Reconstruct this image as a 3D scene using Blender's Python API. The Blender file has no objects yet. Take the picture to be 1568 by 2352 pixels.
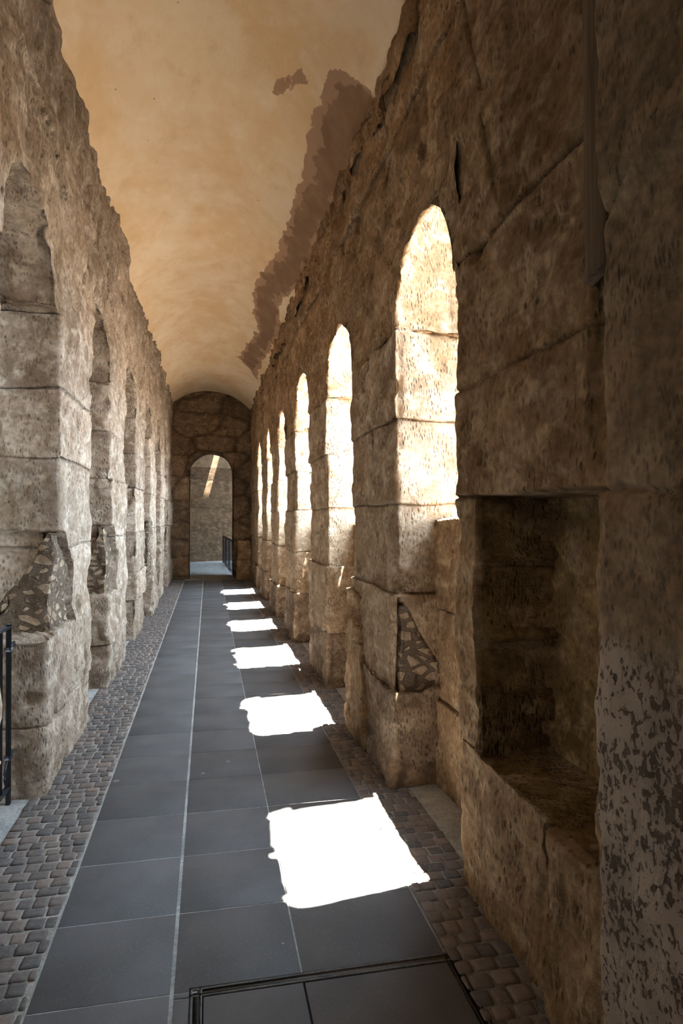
import bpy, math, random
import numpy as np
from mathutils import Vector, Matrix
random.seed(7)
S = bpy.context.scene
COL = S.collection

# ------------------------------------------------------------------ camera
F_PX = 1500.0
YAW = math.atan(306.0 / F_PX)          # camera turned right of the corridor axis (+Y)
PITCH = math.atan(10.0 / F_PX)
cam_d = bpy.data.cameras.new('camera'); cam = bpy.data.objects.new('camera', cam_d); COL.objects.link(cam)
cam_d.sensor_fit = 'VERTICAL'; cam_d.sensor_height = 36.0; cam_d.lens = F_PX / 2352.0 * 36.0
cam_d.clip_start = 0.05; cam_d.clip_end = 300
cam.location = (0, 0, 1.6)
cam.rotation_euler = (math.pi / 2 + PITCH, 0, -YAW)
S.camera = cam

# ------------------------------------------------------------------ world, sun, exposure
W = bpy.data.worlds.new('sky'); S.world = W; W.use_nodes = True
wn = W.node_tree.nodes; wl = W.node_tree.links; wn.clear()
bg = wn.new('ShaderNodeBackground'); wo = wn.new('ShaderNodeOutputWorld')
bg.inputs[0].default_value = (0.66, 0.83, 1.0, 1); bg.inputs[1].default_value = 19.0
wl.new(bg.outputs[0], wo.inputs[0])
SUN = Vector((-1.0, -0.15, -3.87)).normalized()
sd = bpy.data.lights.new('sun', 'SUN'); sd.energy = 105.0; sd.angle = math.radians(0.5); sd.color = (1.0, 0.93, 0.82)
so = bpy.data.objects.new('sun', sd); COL.objects.link(so)
so.rotation_euler = SUN.to_track_quat('-Z', 'Y').to_euler(); so.location = (6, 4, 14)
S.view_settings.view_transform = 'Standard'; S.view_settings.look = 'None'
S.view_settings.gamma = 1.0; S.view_settings.use_curve_mapping = False
S.view_settings.exposure = 0.50

# ------------------------------------------------------------------ numpy noise
_rng = np.random.RandomState(11)
_perm = _rng.permutation(256); _perm = np.concatenate([_perm, _perm, _perm])
_g = _rng.normal(size=(256, 3)); _g /= np.linalg.norm(_g, axis=1)[:, None]
def pn(P):
    P = np.asarray(P, float); i = np.floor(P).astype(int); f = P - i; u = f * f * f * (f * (f * 6 - 15) + 10)
    i &= 255; out = 0
    for dx in (0, 1):
        for dy in (0, 1):
            for dz in (0, 1):
                h = _perm[_perm[_perm[(i[:, 0] + dx) & 255] + ((i[:, 1] + dy) & 255)] + ((i[:, 2] + dz) & 255)]
                g = _g[h]; d = f - np.array([dx, dy, dz])
                w = (u[:, 0] if dx else 1 - u[:, 0]) * (u[:, 1] if dy else 1 - u[:, 1]) * (u[:, 2] if dz else 1 - u[:, 2])
                out = out + w * (g * d).sum(1)
    return out * 1.6
def fbm(P, o=3):
    a = 1.0; s = 0; P = np.asarray(P, float)
    for k in range(o):
        s = s + a * pn(P + 17.3 * k); P = P * 2.03; a *= 0.5
    return s
def hashv(a, b=0.0, c=0.0):
    v = np.sin(np.asarray(a, float) * 127.1 + np.asarray(b, float) * 311.7 + np.asarray(c, float) * 74.7) * 43758.5453
    return v - np.floor(v)
def smooth(a, b, x):
    t = np.clip((x - a) / (b - a), 0, 1); return t * t * (3 - 2 * t)

# ------------------------------------------------------------------ mesh helpers
def mesh_obj(name, V, Fq, mat, parent=None, loc=(0, 0, 0), attrs=None, smooth_shade=True):
    V = np.asarray(V, float) - np.asarray(loc, float)
    me = bpy.data.meshes.new(name)
    nV = len(V); me.vertices.add(nV); me.vertices.foreach_set('co', V.astype(np.float32).ravel())
    if isinstance(Fq, np.ndarray):
        n = len(Fq); k = Fq.shape[1]
        me.loops.add(n * k); me.loops.foreach_set('vertex_index', Fq.astype(np.int32).ravel())
        me.polygons.add(n); me.polygons.foreach_set('loop_start', np.arange(0, n * k, k, dtype=np.int32))
        me.polygons.foreach_set('loop_total', np.full(n, k, np.int32))
    else:
        idx = [i for f in Fq for i in f]; ln = [len(f) for f in Fq]
        me.loops.add(len(idx)); me.loops.foreach_set('vertex_index', idx)
        me.polygons.add(len(Fq)); st = np.concatenate([[0], np.cumsum(ln)[:-1]]).astype(np.int32)
        me.polygons.foreach_set('loop_start', st); me.polygons.foreach_set('loop_total', np.array(ln, np.int32))
    me.update(calc_edges=True); me.validate()
    if smooth_shade: me.polygons.foreach_set('use_smooth', np.ones(len(me.polygons), bool))
    if attrs:
        for an, av in attrs.items():
            a = me.attributes.new(an, 'FLOAT', 'POINT'); a.data.foreach_set('value', np.asarray(av, np.float32))
    if mat: me.materials.append(mat)
    o = bpy.data.objects.new(name, me); COL.objects.link(o)
    if parent is not None:
        o.parent = parent; o.location = Vector(loc) - Vector(parent.get('_w', (0, 0, 0)))
    else: o.location = loc
    o['_w'] = tuple(float(c) for c in loc)
    return o
def empty(name, loc, label=None, cat=None, group=None):
    o = bpy.data.objects.new(name, None); COL.objects.link(o); o.location = loc; o.empty_display_size = 0.2
    o['_w'] = tuple(float(c) for c in loc); tag(o, label, cat, group); return o
def tag(o, label=None, cat=None, group=None, kind=None):
    if label: o['label'] = label
    if cat: o['category'] = cat
    if group: o['group'] = group
    if kind: o['kind'] = kind
    return o
def grid_faces(n, m, wrap=False, flip=False):
    i = np.arange(n if wrap else n - 1)[:, None]; j = np.arange(m - 1)[None, :]
    i2 = (i + 1) % n
    a = i * m + j; b = i2 * m + j; c = i2 * m + j + 1; d = i * m + j + 1
    Fq = np.stack([a, b, c, d], -1).reshape(-1, 4)
    return Fq[:, ::-1].copy() if flip else Fq
def vnormals(V, Fq):
    n = np.cross(V[Fq[:, 2]] - V[Fq[:, 0]], V[Fq[:, 3]] - V[Fq[:, 1]])
    N = np.zeros_like(V)
    for k in range(4): np.add.at(N, Fq[:, k], n)
    return N / (np.linalg.norm(N, axis=1)[:, None] + 1e-12)

class MB:                                       # plain quads, for metalwork and boxes
    def __init__(s): s.v = []; s.f = []
    def box(s, c, d, R=None):
        b = len(s.v); hx, hy, hz = d[0] / 2, d[1] / 2, d[2] / 2
        bev = min(hx, hy, hz) * 0.18
        # chamfered box: 24 verts
        idx = {}
        for sx in (-1, 1):
            for sy in (-1, 1):
                for sz in (-1, 1):
                    for ax in range(3):
                        p = [sx * (hx - bev), sy * (hy - bev), sz * (hz - bev)]
                        p[ax] = (sx, sy, sz)[ax] * (hx, hy, hz)[ax]
                        p = Vector(p)
                        if R is not None: p = R @ p
                        idx[(sx, sy, sz, ax)] = len(s.v); s.v.append(tuple(p + Vector(c)))
        for ax in range(3):
            o1, o2 = [a for a in range(3) if a != ax]
            for sg in (-1, 1):
                q = []
                for a1, a2 in ((-1, -1), (1, -1), (1, 1), (-1, 1)):
                    t = [0, 0, 0]; t[ax] = sg; t[o1] = a1; t[o2] = a2; q.append(idx[(*t, ax)])
                if (sg == 1) == (ax == 1): q.reverse()
                s.f.append(q)
        for ax in range(3):
            o1, o2 = [a for a in range(3) if a != ax]
            for a1 in (-1, 1):
                for a2 in (-1, 1):
                    t0 = [0, 0, 0]; t0[ax] = -1; t0[o1] = a1; t0[o2] = a2
                    t1 = list(t0); t1[ax] = 1
                    s.f.append([idx[(*t0, o1)], idx[(*t1, o1)], idx[(*t1, o2)], idx[(*t0, o2)]])
        for sx in (-1, 1):
            for sy in (-1, 1):
                for sz in (-1, 1): s.f.append([idx[(sx, sy, sz, 0)], idx[(sx, sy, sz, 1)], idx[(sx, sy, sz, 2)]])
        return s
    def bar(s, a, b, w, t):                     # rectangular bar from a to b
        a = Vector(a); b = Vector(b); d = b - a; q = d.to_track_quat('Z', 'Y').to_matrix()
        return s.box((a + b) / 2, (w, t, d.length), q)
    def tube(s, pts, r, n=8):
        pts = [Vector(p) for p in pts]; b = len(s.v)
        for i, p in enumerate(pts):
            d = (pts[min(i + 1, len(pts) - 1)] - pts[max(i - 1, 0)]).normalized(); q = d.to_track_quat('Z', 'Y').to_matrix()
            for k in range(n):
                a = 2 * math.pi * k / n; s.v.append(tuple(p + q @ Vector((r * math.cos(a), r * math.sin(a), 0))))
        for i in range(len(pts) - 1):
            for k in range(n):
                k2 = (k + 1) % n; s.f.append([b + i * n + k, b + i * n + k2, b + (i + 1) * n + k2, b + (i + 1) * n + k])
        s.f.append([b + k for k in range(n)][::-1]); s.f.append([b + (len(pts) - 1) * n + k for k in range(n)])
        return s
    def build(s, name, mat, parent=None, loc=(0, 0, 0), smooth_shade=False):
        return mesh_obj(name, s.v, s.f, mat, parent, loc, {'tone': [1.0] * len(s.v)}, smooth_shade=smooth_shade)

# ------------------------------------------------------------------ materials
class NT:
    def __init__(s, name):
        s.m = bpy.data.materials.new(name); s.m.use_nodes = True; s.t = s.m.node_tree; s.t.nodes.clear()
        s.out = s.t.nodes.new('ShaderNodeOutputMaterial'); s.b = s.t.nodes.new('ShaderNodeBsdfPrincipled')
        s.t.links.new(s.b.outputs[0], s.out.inputs[0]); g = s.t.nodes.new('ShaderNodeNewGeometry'); s.pos = g.outputs['Position']
    def L(s, a, b): s.t.links.new(a, b)
    def setin(s, n, i, v):
        if v is None: return
        if hasattr(v, 'is_output'): s.L(v, n.inputs[i])
        else: n.inputs[i].default_value = v
    def mapv(s, scale=(1, 1, 1), rot=(0, 0, 0), loc=(0, 0, 0), src=None):
        n = s.t.nodes.new('ShaderNodeMapping'); s.L(src or s.pos, n.inputs[0])
        n.inputs['Scale'].default_value = scale; n.inputs['Rotation'].default_value = rot; n.inputs['Location'].default_value = loc
        return n.outputs[0]
    def noise(s, vec, scale=1, detail=3, rough=0.55, dist=0.0):
        n = s.t.nodes.new('ShaderNodeTexNoise'); s.L(vec, n.inputs['Vector'])
        n.inputs['Scale'].default_value = scale; n.inputs['Detail'].default_value = detail
        n.inputs['Roughness'].default_value = rough; n.inputs['Distortion'].default_value = dist; return n.outputs[0]
    def vor(s, vec, scale=1, feat='F1', rnd=1.0, out='Distance'):
        n = s.t.nodes.new('ShaderNodeTexVoronoi'); s.L(vec, n.inputs['Vector']); n.feature = feat
        n.inputs['Scale'].default_value = scale; n.inputs['Randomness'].default_value = rnd; return n.outputs[out]
    def ramp(s, fac, a, b, smooth=True):        # map a..b to 0..1
        n = s.t.nodes.new('ShaderNodeMapRange'); n.interpolation_type = 'SMOOTHSTEP' if smooth else 'LINEAR'
        s.L(fac, n.inputs[0]); n.inputs[1].default_value = a; n.inputs[2].default_value = b; return n.outputs[0]
    def math(s, op, a, b=None):
        n = s.t.nodes.new('ShaderNodeMath'); n.operation = op; s.setin(n, 0, a); s.setin(n, 1, b); return n.outputs[0]
    def mix(s, fac, a, b, mode='MIX'):
        n = s.t.nodes.new('ShaderNodeMix'); n.data_type = 'RGBA'; n.blend_type = mode
        s.setin(n, 0, fac)
        for i, v in ((6, a), (7, b)):
            if isinstance(v, tuple) and len(v) == 3: v = (*v, 1)
            s.setin(n, i, v)
        return n.outputs[2]
    def attr(s, name):
        n = s.t.nodes.new('ShaderNodeAttribute'); n.attribute_name = name; return n.outputs['Fac']
    def bump(s, h, strength, dist, nrm=None):
        n = s.t.nodes.new('ShaderNodeBump'); n.inputs['Strength'].default_value = strength; n.inputs['Distance'].default_value = dist
        s.L(h, n.inputs['Height']); 
        if nrm is not None: s.L(nrm, n.inputs['Normal'])
        return n.outputs[0]
    def fin(s, col, rough=0.9, nrm=None, spec=0.2, metal=0.0):
        if isinstance(col, tuple): col = (*col, 1)
        s.setin(s.b, 'Base Color', col); s.setin(s.b, 'Roughness', rough)
        s.b.inputs['Specular IOR Level'].default_value = spec; s.b.inputs['Metallic'].default_value = metal
        if nrm is not None: s.L(nrm, s.b.inputs['Normal'])
        return s.m

def stone_mat(name, dark, mid, light, stain=(0.5, 0.42, 0.3), ch=1.0, bd=0.010, mottle=None, ochre=0.25):
    t = NT(name)
    lo = t.noise(t.mapv((1, 1, 1.3)), 1.7, 4, 0.6); fi = t.noise(t.mapv(), 28, 4, 0.65); me = t.noise(t.mapv((1, 1, 1.6), loc=(5, 2, 1)), 6, 4, 0.6, 0.4)
    c = t.mix(t.ramp(lo, 0.32, 0.68), dark, mid); c = t.mix(t.ramp(me, 0.42, 0.72), c, light)
    tone = t.attr('tone')
    oc = t.ramp(t.noise(t.mapv((1, 1, 2.0), loc=(9, 9, 3)), 2.3, 4, 0.6, 0.5), 0.55, 0.72)
    c = t.mix(t.math('MULTIPLY', oc, ochre), c, (0.42, 0.20, 0.065))
    st = t.ramp(t.noise(t.mapv((1, 1, 0.6), loc=(3, 7, 2)), 1.9, 6, 0.68, 0.3), 0.52, 0.70)
    c = t.mix(t.math('MULTIPLY', st, 0.75), c, tuple(a * b for a, b in zip(mid, stain)))
    c = t.mix(1.0, c, t.mix(t.ramp(fi, 0.3, 0.7), (0.72, 0.72, 0.72), (1.18, 1.18, 1.18)), 'MULTIPLY')
    tn = t.t.nodes.new('ShaderNodeCombineColor'); [t.L(tone, tn.inputs[k]) for k in range(3)]
    c = t.mix(1.0, c, tn.outputs[0], 'MULTIPLY')
    # tool marks: short slanted gouges, and pits
    wob = t.t.nodes.new('ShaderNodeTexNoise'); t.L(t.pos, wob.inputs['Vector']); wob.inputs['Scale'].default_value = 9; wob.inputs['Detail'].default_value = 2
    va = t.t.nodes.new('ShaderNodeVectorMath'); va.operation = 'MULTIPLY_ADD'; t.L(wob.outputs['Color'], va.inputs[0]); va.inputs[1].default_value = (.03, .03, .03); t.L(t.pos, va.inputs[2]); wp = va.outputs[0]
    g1 = t.vor(t.mapv((66 * ch, 66 * ch, 26 * ch), (0.5, 0.5, 0), src=wp), 1)
    g2 = t.vor(t.mapv((50 * ch, 50 * ch, 30 * ch), (-0.7, -0.35, 0), (3, 1, 2), src=wp), 1)
    sel = t.ramp(t.noise(t.mapv(loc=(1, 8, 4)), 2.2, 2), 0.42, 0.58)
    n = t.t.nodes.new('ShaderNodeMix'); t.L(sel, n.inputs[0]); t.L(g1, n.inputs[2]); t.L(g2, n.inputs[3]); g = n.outputs[0]
    cut = t.ramp(t.noise(t.mapv(loc=(6, 2, 9)), 7, 3), 0.35, 0.6)
    pit = t.ramp(t.vor(t.mapv((1, 1, 0.6)), 34 * ch), 0.10, 0.28)
    pmask = t.ramp(t.noise(t.mapv(loc=(7, 1, 6)), 5, 3), 0.52, 0.62)
    pitm = t.math('MULTIPLY', t.math('SUBTRACT', 1.0, pit), pmask)
    gg = t.math('MULTIPLY', t.math('SUBTRACT', t.ramp(g, 0.12, 0.55), 1.0), cut)
    h = t.math('SUBTRACT', t.math('MULTIPLY', gg, 1.0), t.math('MULTIPLY', pitm, 1.2))
    h = t.math('ADD', h, t.math('MULTIPLY', t.noise(t.mapv(), 95, 5, 0.75), 1.1))
    h = t.math('ADD', h, t.math('MULTIPLY', me, 1.4))
    c = t.mix(t.math('MULTIPLY', pitm, 0.55), c, tuple(a * 0.3 for a in dark))
    c = t.mix(t.math('MULTIPLY', gg, -0.65), c, tuple(a * 0.5 for a in dark))
    if mottle:
        vz = t.noise(t.mapv((1, 1, 0.75), (0.3, 0.3, 0), (2, 5, 8)), 50, 3, 0.6, 0.5)
        big = t.noise(t.mapv(loc=(4, 4, 4)), 3.5, 3)
        mk = t.math('ADD', vz, t.math('MULTIPLY', big, 0.35))
        mk = t.math('MULTIPLY', t.ramp(mk, 0.71, 0.745), 0.9); zz = t.t.nodes.new('ShaderNodeSeparateXYZ'); t.L(t.pos, zz.inputs[0])
        low = t.math('SUBTRACT', 1.0, t.ramp(t.math('ADD', zz.outputs[2], t.math('MULTIPLY', big, 0.5)), 1.40, 1.62))
        paint = t.mix(t.ramp(big, 0.4, 0.6), mottle[0], tuple(a * 0.8 for a in mottle[0]))
        c = t.mix(low, c, t.mix(mk, paint, mottle[1]))
        h = t.math('SUBTRACT', h, t.math('MULTIPLY', t.math('MULTIPLY', mk, low), 0.8))
    nr = t.bump(h, 1.0, bd)
    return t.fin(c, 0.92, nr, 0.12)

M = {}
M['stone_r'] = stone_mat('sandstone warm', (0.25, 0.150, 0.078), (0.44, 0.285, 0.160), (0.58, 0.425, 0.27), bd=0.0085)
M['stone_n'] = stone_mat('sandstone niche wall', (0.24, 0.142, 0.072), (0.42, 0.27, 0.148), (0.56, 0.405, 0.25), ch=0.85, bd=0.014)
M['stone_s'] = stone_mat('sandstone piers', (0.29, 0.195, 0.12), (0.48, 0.345, 0.225), (0.62, 0.49, 0.35), ochre=0.15, bd=0.0085)
M['stone_l'] = stone_mat('sandstone grey', (0.29, 0.215, 0.155), (0.46, 0.365, 0.28), (0.62, 0.53, 0.43), ochre=0.08, bd=0.0075)
M['stone_base'] = stone_mat('sandstone base', (0.16, 0.115, 0.08), (0.30, 0.21, 0.14), (0.44, 0.34, 0.24), bd=0.008)
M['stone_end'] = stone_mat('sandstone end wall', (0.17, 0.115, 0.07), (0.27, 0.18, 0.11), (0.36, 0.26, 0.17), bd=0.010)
M['stone_near'] = stone_mat('sandstone near wall', (0.17, 0.115, 0.072), (0.26, 0.18, 0.115), (0.36, 0.265, 0.17),
                            mottle=((0.44, 0.355, 0.29), (0.085, 0.064, 0.046)), bd=0.006)
M['stone_niche'] = stone_mat('sandstone niche', (0.17, 0.105, 0.05), (0.34, 0.22, 0.10), (0.52, 0.37, 0.19), ochre=0.5)
M['outer'] = stone_mat('pale outer stone', (0.50, 0.42, 0.32), (0.6, 0.5, 0.4), (0.7, 0.6, 0.5))

def rubble_mat():
    t = NT('rubble core')
    v = t.vor(t.mapv((1, 1, 1.7), loc=(0.3, 0.1, 0.2)), 9.5, 'F1', 0.9); e = t.vor(t.mapv((1, 1, 1.7), loc=(0.3, 0.1, 0.2)), 9.5, 'DISTANCE_TO_EDGE', 0.9)
    st = t.ramp(t.math('ADD', e, t.math('MULTIPLY', t.math('SUBTRACT', t.noise(t.mapv(), 9, 4), 0.5), 0.24)), 0.15, 0.19)
    peb = t.vor(t.mapv(), 90); pm = t.ramp(peb, 0.16, 0.26)
    mort = t.mix(pm, (0.50, 0.42, 0.33), (0.12, 0.09, 0.065))
    sc = t.mix(t.ramp(t.noise(t.mapv(), 7, 4), 0.35, 0.65), (0.26, 0.19, 0.13), (0.42, 0.33, 0.24))
    c = t.mix(st, mort, sc)
    h = t.math('ADD', t.math('MULTIPLY', st, 1.6), t.math('MULTIPLY', t.math('SUBTRACT', 1.0, pm), 0.5))
    h = t.math('ADD', h, t.math('MULTIPLY', t.noise(t.mapv(), 25, 4, 0.6), 1.0))
    return t.fin(c, 0.9, t.bump(h, 1.0, 0.02), 0.2)
M['rubble'] = rubble_mat()

def plaster_mat():
    t = NT('vault plaster')
    a = t.noise(t.mapv((1, 0.55, 1)), 1.3, 5, 0.6, 0.5); b = t.noise(t.mapv((1, 0.6, 1), loc=(4, 0, 1)), 5.0, 5, 0.65); f = t.noise(t.mapv(), 60, 3, 0.6)
    c = t.mix(t.ramp(a, 0.35, 0.65), (0.72, 0.51, 0.29), (0.80, 0.64, 0.44)); c = t.mix(t.math('MULTIPLY', t.ramp(b, 0.5, 0.75), 0.6), c, (0.84, 0.72, 0.55))
    c = t.mix(t.math('MULTIPLY', t.ramp(b, 0.5, 0.25), 0.5), c, (0.62, 0.42, 0.22))
    sp = t.ramp(t.vor(t.mapv((1, .7, 1)), 5.0), 0.045, 0.02); c = t.mix(t.math('MULTIPLY', sp, 0.6), c, (0.25, 0.15, 0.08))
    # damp area where the plaster has turned brown: its own outline, stored on the mesh
    dm = t.math('ADD', t.attr('damp'), t.math('MULTIPLY', t.math('SUBTRACT', t.noise(t.mapv((1, 0.45, 1)), 6.0, 5, 0.62, 0.2), 0.5), 0.24))
    dk = t.ramp(dm, -0.004, 0.006)
    inner = t.ramp(t.math('ADD', dm, t.math('MULTIPLY', t.noise(t.mapv(loc=(3, 3, 3)), 3, 4), 0.3)), 0.20, 0.22)
    dc = t.mix(inner, (0.40, 0.25, 0.155), (0.235, 0.14, 0.08)); dc = t.mix(t.math('MULTIPLY', t.ramp(b, 0.4, 0.7), 0.35), dc, (0.42, 0.27, 0.16))
    c = t.mix(dk, c, dc)
    h = t.math('ADD', t.math('MULTIPLY', b, 1.2), t.math('MULTIPLY', f, 0.15)); h = t.math('SUBTRACT', h, t.math('MULTIPLY', dk, 0.25))
    h = t.math('SUBTRACT', h, t.math('MULTIPLY', sp, 0.3))
    return t.fin(c, 0.85, t.bump(h, 0.8, 0.012), 0.2)
M['plaster'] = plaster_mat()

def slab_mat():
    t = NT('basalt slab')
    n = t.noise(t.mapv(), 3, 4); f = t.noise(t.mapv(), 180, 2, 0.7)
    c = t.mix(t.ramp(n, 0.3, 0.7), (0.080, 0.081, 0.085), (0.108, 0.108, 0.112)); tn = t.t.nodes.new('ShaderNodeCombineColor'); tone = t.attr('tone')
    [t.L(tone, tn.inputs[k]) for k in range(3)]
    c = t.mix(1.0, c, tn.outputs[0], 'MULTIPLY')
    c = t.mix(t.math('MULTIPLY', t.ramp(f, 0.58, 0.72), 0.7), c, (0.19, 0.19, 0.19))
    gum = t.vor(t.mapv(loc=(0.13, 0.37, 0)), 3.3); rnd = t.vor(t.mapv(loc=(0.13, 0.37, 0)), 3.3, out='Color')
    sz = t.math('MULTIPLY', rnd, 0.085)
    gm = t.math('LESS_THAN', t.math('ADD', gum, t.math('MULTIPLY', f, 0.01)), sz)
    c = t.mix(t.math('MULTIPLY', gm, 0.5), c, (0.35, 0.35, 0.34))
    return t.fin(c, 0.62, t.bump(t.math('ADD', f, n), 0.25, 0.002), 0.35)
M['slab'] = slab_mat()
def simple(name, c, r=0.8, bs=0.3, sc=60, bd=0.003, spec=0.3, metal=0.0, var=0.3, tone=False):
    t = NT(name); n = t.noise(t.mapv(), sc, 4, 0.6); lo = t.noise(t.mapv(), sc / 10, 3)
    cc = t.mix(t.ramp(t.math('ADD', t.math('MULTIPLY', n, .5), t.math('MULTIPLY', lo, .5)), 0.35, 0.65), tuple(a * (1 - var) for a in c), tuple(min(1, a * (1 + var)) for a in c))
    if tone:
        tn = t.t.nodes.new('ShaderNodeCombineColor'); ta = t.attr('tone'); [t.L(ta, tn.inputs[k]) for k in range(3)]
        cc = t.mix(1.0, cc, tn.outputs[0], 'MULTIPLY')
    return t.fin(cc, r, t.bump(n, bs, bd), spec, metal)
M['grout'] = simple('grout', (0.34, 0.34, 0.33), 0.95)
M['sett_joint'] = simple('sett bedding mortar', (0.27, 0.25, 0.22), 0.95, 0.8, 80, 0.006)
def sett_mat():
    t = NT('basalt and porphyry setts'); ta = t.attr('tone'); n = t.noise(t.mapv(), 50, 4, 0.6)
    c = t.mix(ta, (0.085, 0.08, 0.08), (0.20, 0.15, 0.125)); c = t.mix(t.math('MULTIPLY', t.ramp(n, 0.4, 0.75), 0.4), c, (0.22, 0.19, 0.165))
    return t.fin(c, 0.7, t.bump(n, 0.7, 0.004), 0.3)
M['sett'] = sett_mat()
M['threshold'] = simple('pale threshold stone', (0.30, 0.29, 0.26), 0.8, 0.4, 40)
M['iron'] = simple('black painted iron', (0.018, 0.021, 0.026), 0.42, 0.2, 90, 0.001, 0.5)
M['bronze'] = simple('bronze strip', (0.075, 0.058, 0.045), 0.45, 0.2, 90, 0.001, 0.5, 0.5)
M['wood_rail'] = simple('brown wooden handrail', (0.30, 0.16, 0.08), 0.5, 0.3, 30)
M['pavers'] = simple('pinkish stone pavers', (0.20, 0.155, 0.135), 0.8, 0.4, 20, tone=True)
def timber_mat():
    t = NT('old dark timber'); g = t.noise(t.mapv((60, 60, 3)), 1, 4, 0.6, 0.3)
    c = t.mix(t.ramp(g, 0.3, 0.7), (0.07, 0.045, 0.028), (0.13, 0.088, 0.055))
    return t.fin(c, 0.75, t.bump(g, 0.5, 0.004), 0.2)
M['timber'] = timber_mat()
M['ground'] = simple('sunlit gravel ground', (0.24, 0.20, 0.16), 0.95, 0.3, 3)
M['roof'] = simple('roof lime concrete', (0.3, 0.27, 0.23), 0.9)

# ------------------------------------------------------------------ stone surface relief
HOLES = [(1, 4.25, 2.11, 0.03, 0.09, 0.07), (1, 4.38, 2.66, 0.04, 0.05, 0.07), (1, 6.6, 2.62, 0.04, 0.05, 0.07), (1, 4.95, 1.95, 0.02, 0.12, 0.05),
         (-1, 4.90, 2.25, 0.03, 0.12, 0.06), (-1, 5.00, 2.08, 0.03, 0.04, 0.06), (-1, 5.32, 3.55, 0.05, 0.07, 0.08), (-1, 7.28, 3.95, 0.08, 0.07, 0.08), (-1, 5.16, 0.42, 0.05, 0.16, 0.05),
         (1, 3.95, 3.75, 0.06, 0.05, 0.07), (1, 8.9, 3.3, 0.06, 0.06, 0.08), (-1, 9.3, 3.4, 0.05, 0.1, 0.07), (1, 6.2, 1.45, 0.03, 0.03, 0.05)]
def relief(P, N, amp=1.0, joints=None, seed=0.0, fine=True):
    """worn ashlar: waviness, chisel relief, joint grooves; returns displaced P and a tone per vertex"""
    d = 0.016 * fbm(P * 2.3 + seed, 3) + 0.009 * fbm(P * 8.0 + 3.1, 2)
    if fine:
        Q = np.stack([P[:, 0] * 26 + P[:, 2] * 9, P[:, 1] * 26 + P[:, 2] * 9, P[:, 2] * 13 - P[:, 1] * 7], 1)
        d = d + 0.0022 * pn(Q) + 0.0025 * fbm(P * 34, 2) - 0.010 * smooth(0.35, 0.75, pn(P * np.array([11, 11, 6]) + 41))
    # deep chips along arrises and in faces
    chip = smooth(0.42, 0.8, fbm(P * np.array([4.0, 4.0, 3.0]) + 9.7 + seed, 2))
    wy = 1 - 0.55 * smooth(0.6, 0.9, np.abs(N[:, 1])) * (P[:, 0] > 1.12)
    d = (d * amp - 0.03 * chip * amp) * wy
    hol = np.zeros(len(P))
    for sx, hy, hz, ry, rz, dp in HOLES:
        hol += dp * np.exp(-(((P[:, 1] - hy) / ry) ** 2 + ((P[:, 2] - hz) / rz) ** 2) ** 1.5) * (P[:, 0] * sx > 0) * (np.abs(N[:, 0]) > 0.6) * (np.abs(P[:, 0]) < 1.2)
    d = d - hol
    tone = np.ones(len(P))
    if joints is not None:
        jd, jo, tn = joints(P); d = d + jo - 0.010 * np.exp(-(jd / 0.005) ** 2); tone = tn * (1 - 0.5 * np.exp(-(jd / 0.0055) ** 2))
    tone = tone * (1 - 0.6 * np.clip(hol / 0.06, 0, 1))
    J = np.stack([pn(P * 3.1 + 50), pn(P * 3.1 + 70), pn(P * 3.1 + 90)], 1) * 0.012 * amp
    return P + N * d[:, None] + J, tone

def courses(zs, seed=0, joff=0.012, yj=None):
    zs = np.array(zs)
    def f(P):
        zw = P[:, 2] + 0.006 * pn(P * 2.7 + 5)
        k = np.searchsorted(zs, zw); jd = np.min(np.abs(zw[:, None] - zs[None, :]), 1)
        b = k.astype(float)
        if yj:
            yw = P[:, 1] + 0.01 * pn(P * 3 + 8)
            w = 0.62 + 0.5 * hashv(k, seed + 3.3); off = hashv(k, seed + 1.7) * w
            q = (yw + off) / w; jy = np.abs(q - np.round(q)) * w; jd = np.minimum(jd, jy); b = b + 13.0 * np.floor(q + 0.5)
        return jd, (hashv(b, seed) - 0.5) * 2 * joff, 0.84 + 0.30 * hashv(b, seed + 9.1)
    return f

def zrows(z0, z1, step, zs):
    r = list(np.arange(z0, z1, step)) + [z1]
    for z in zs:
        if z0 < z < z1: r += [z + e for e in (-0.018, -0.010, -0.005, 0, 0.005, 0.010, 0.018)]
    r = np.array(sorted(r)); keep = [0]
    for i in range(1, len(r)):
        if r[i] - r[keep[-1]] > 0.003: keep.append(i)
    return r[keep]

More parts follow.
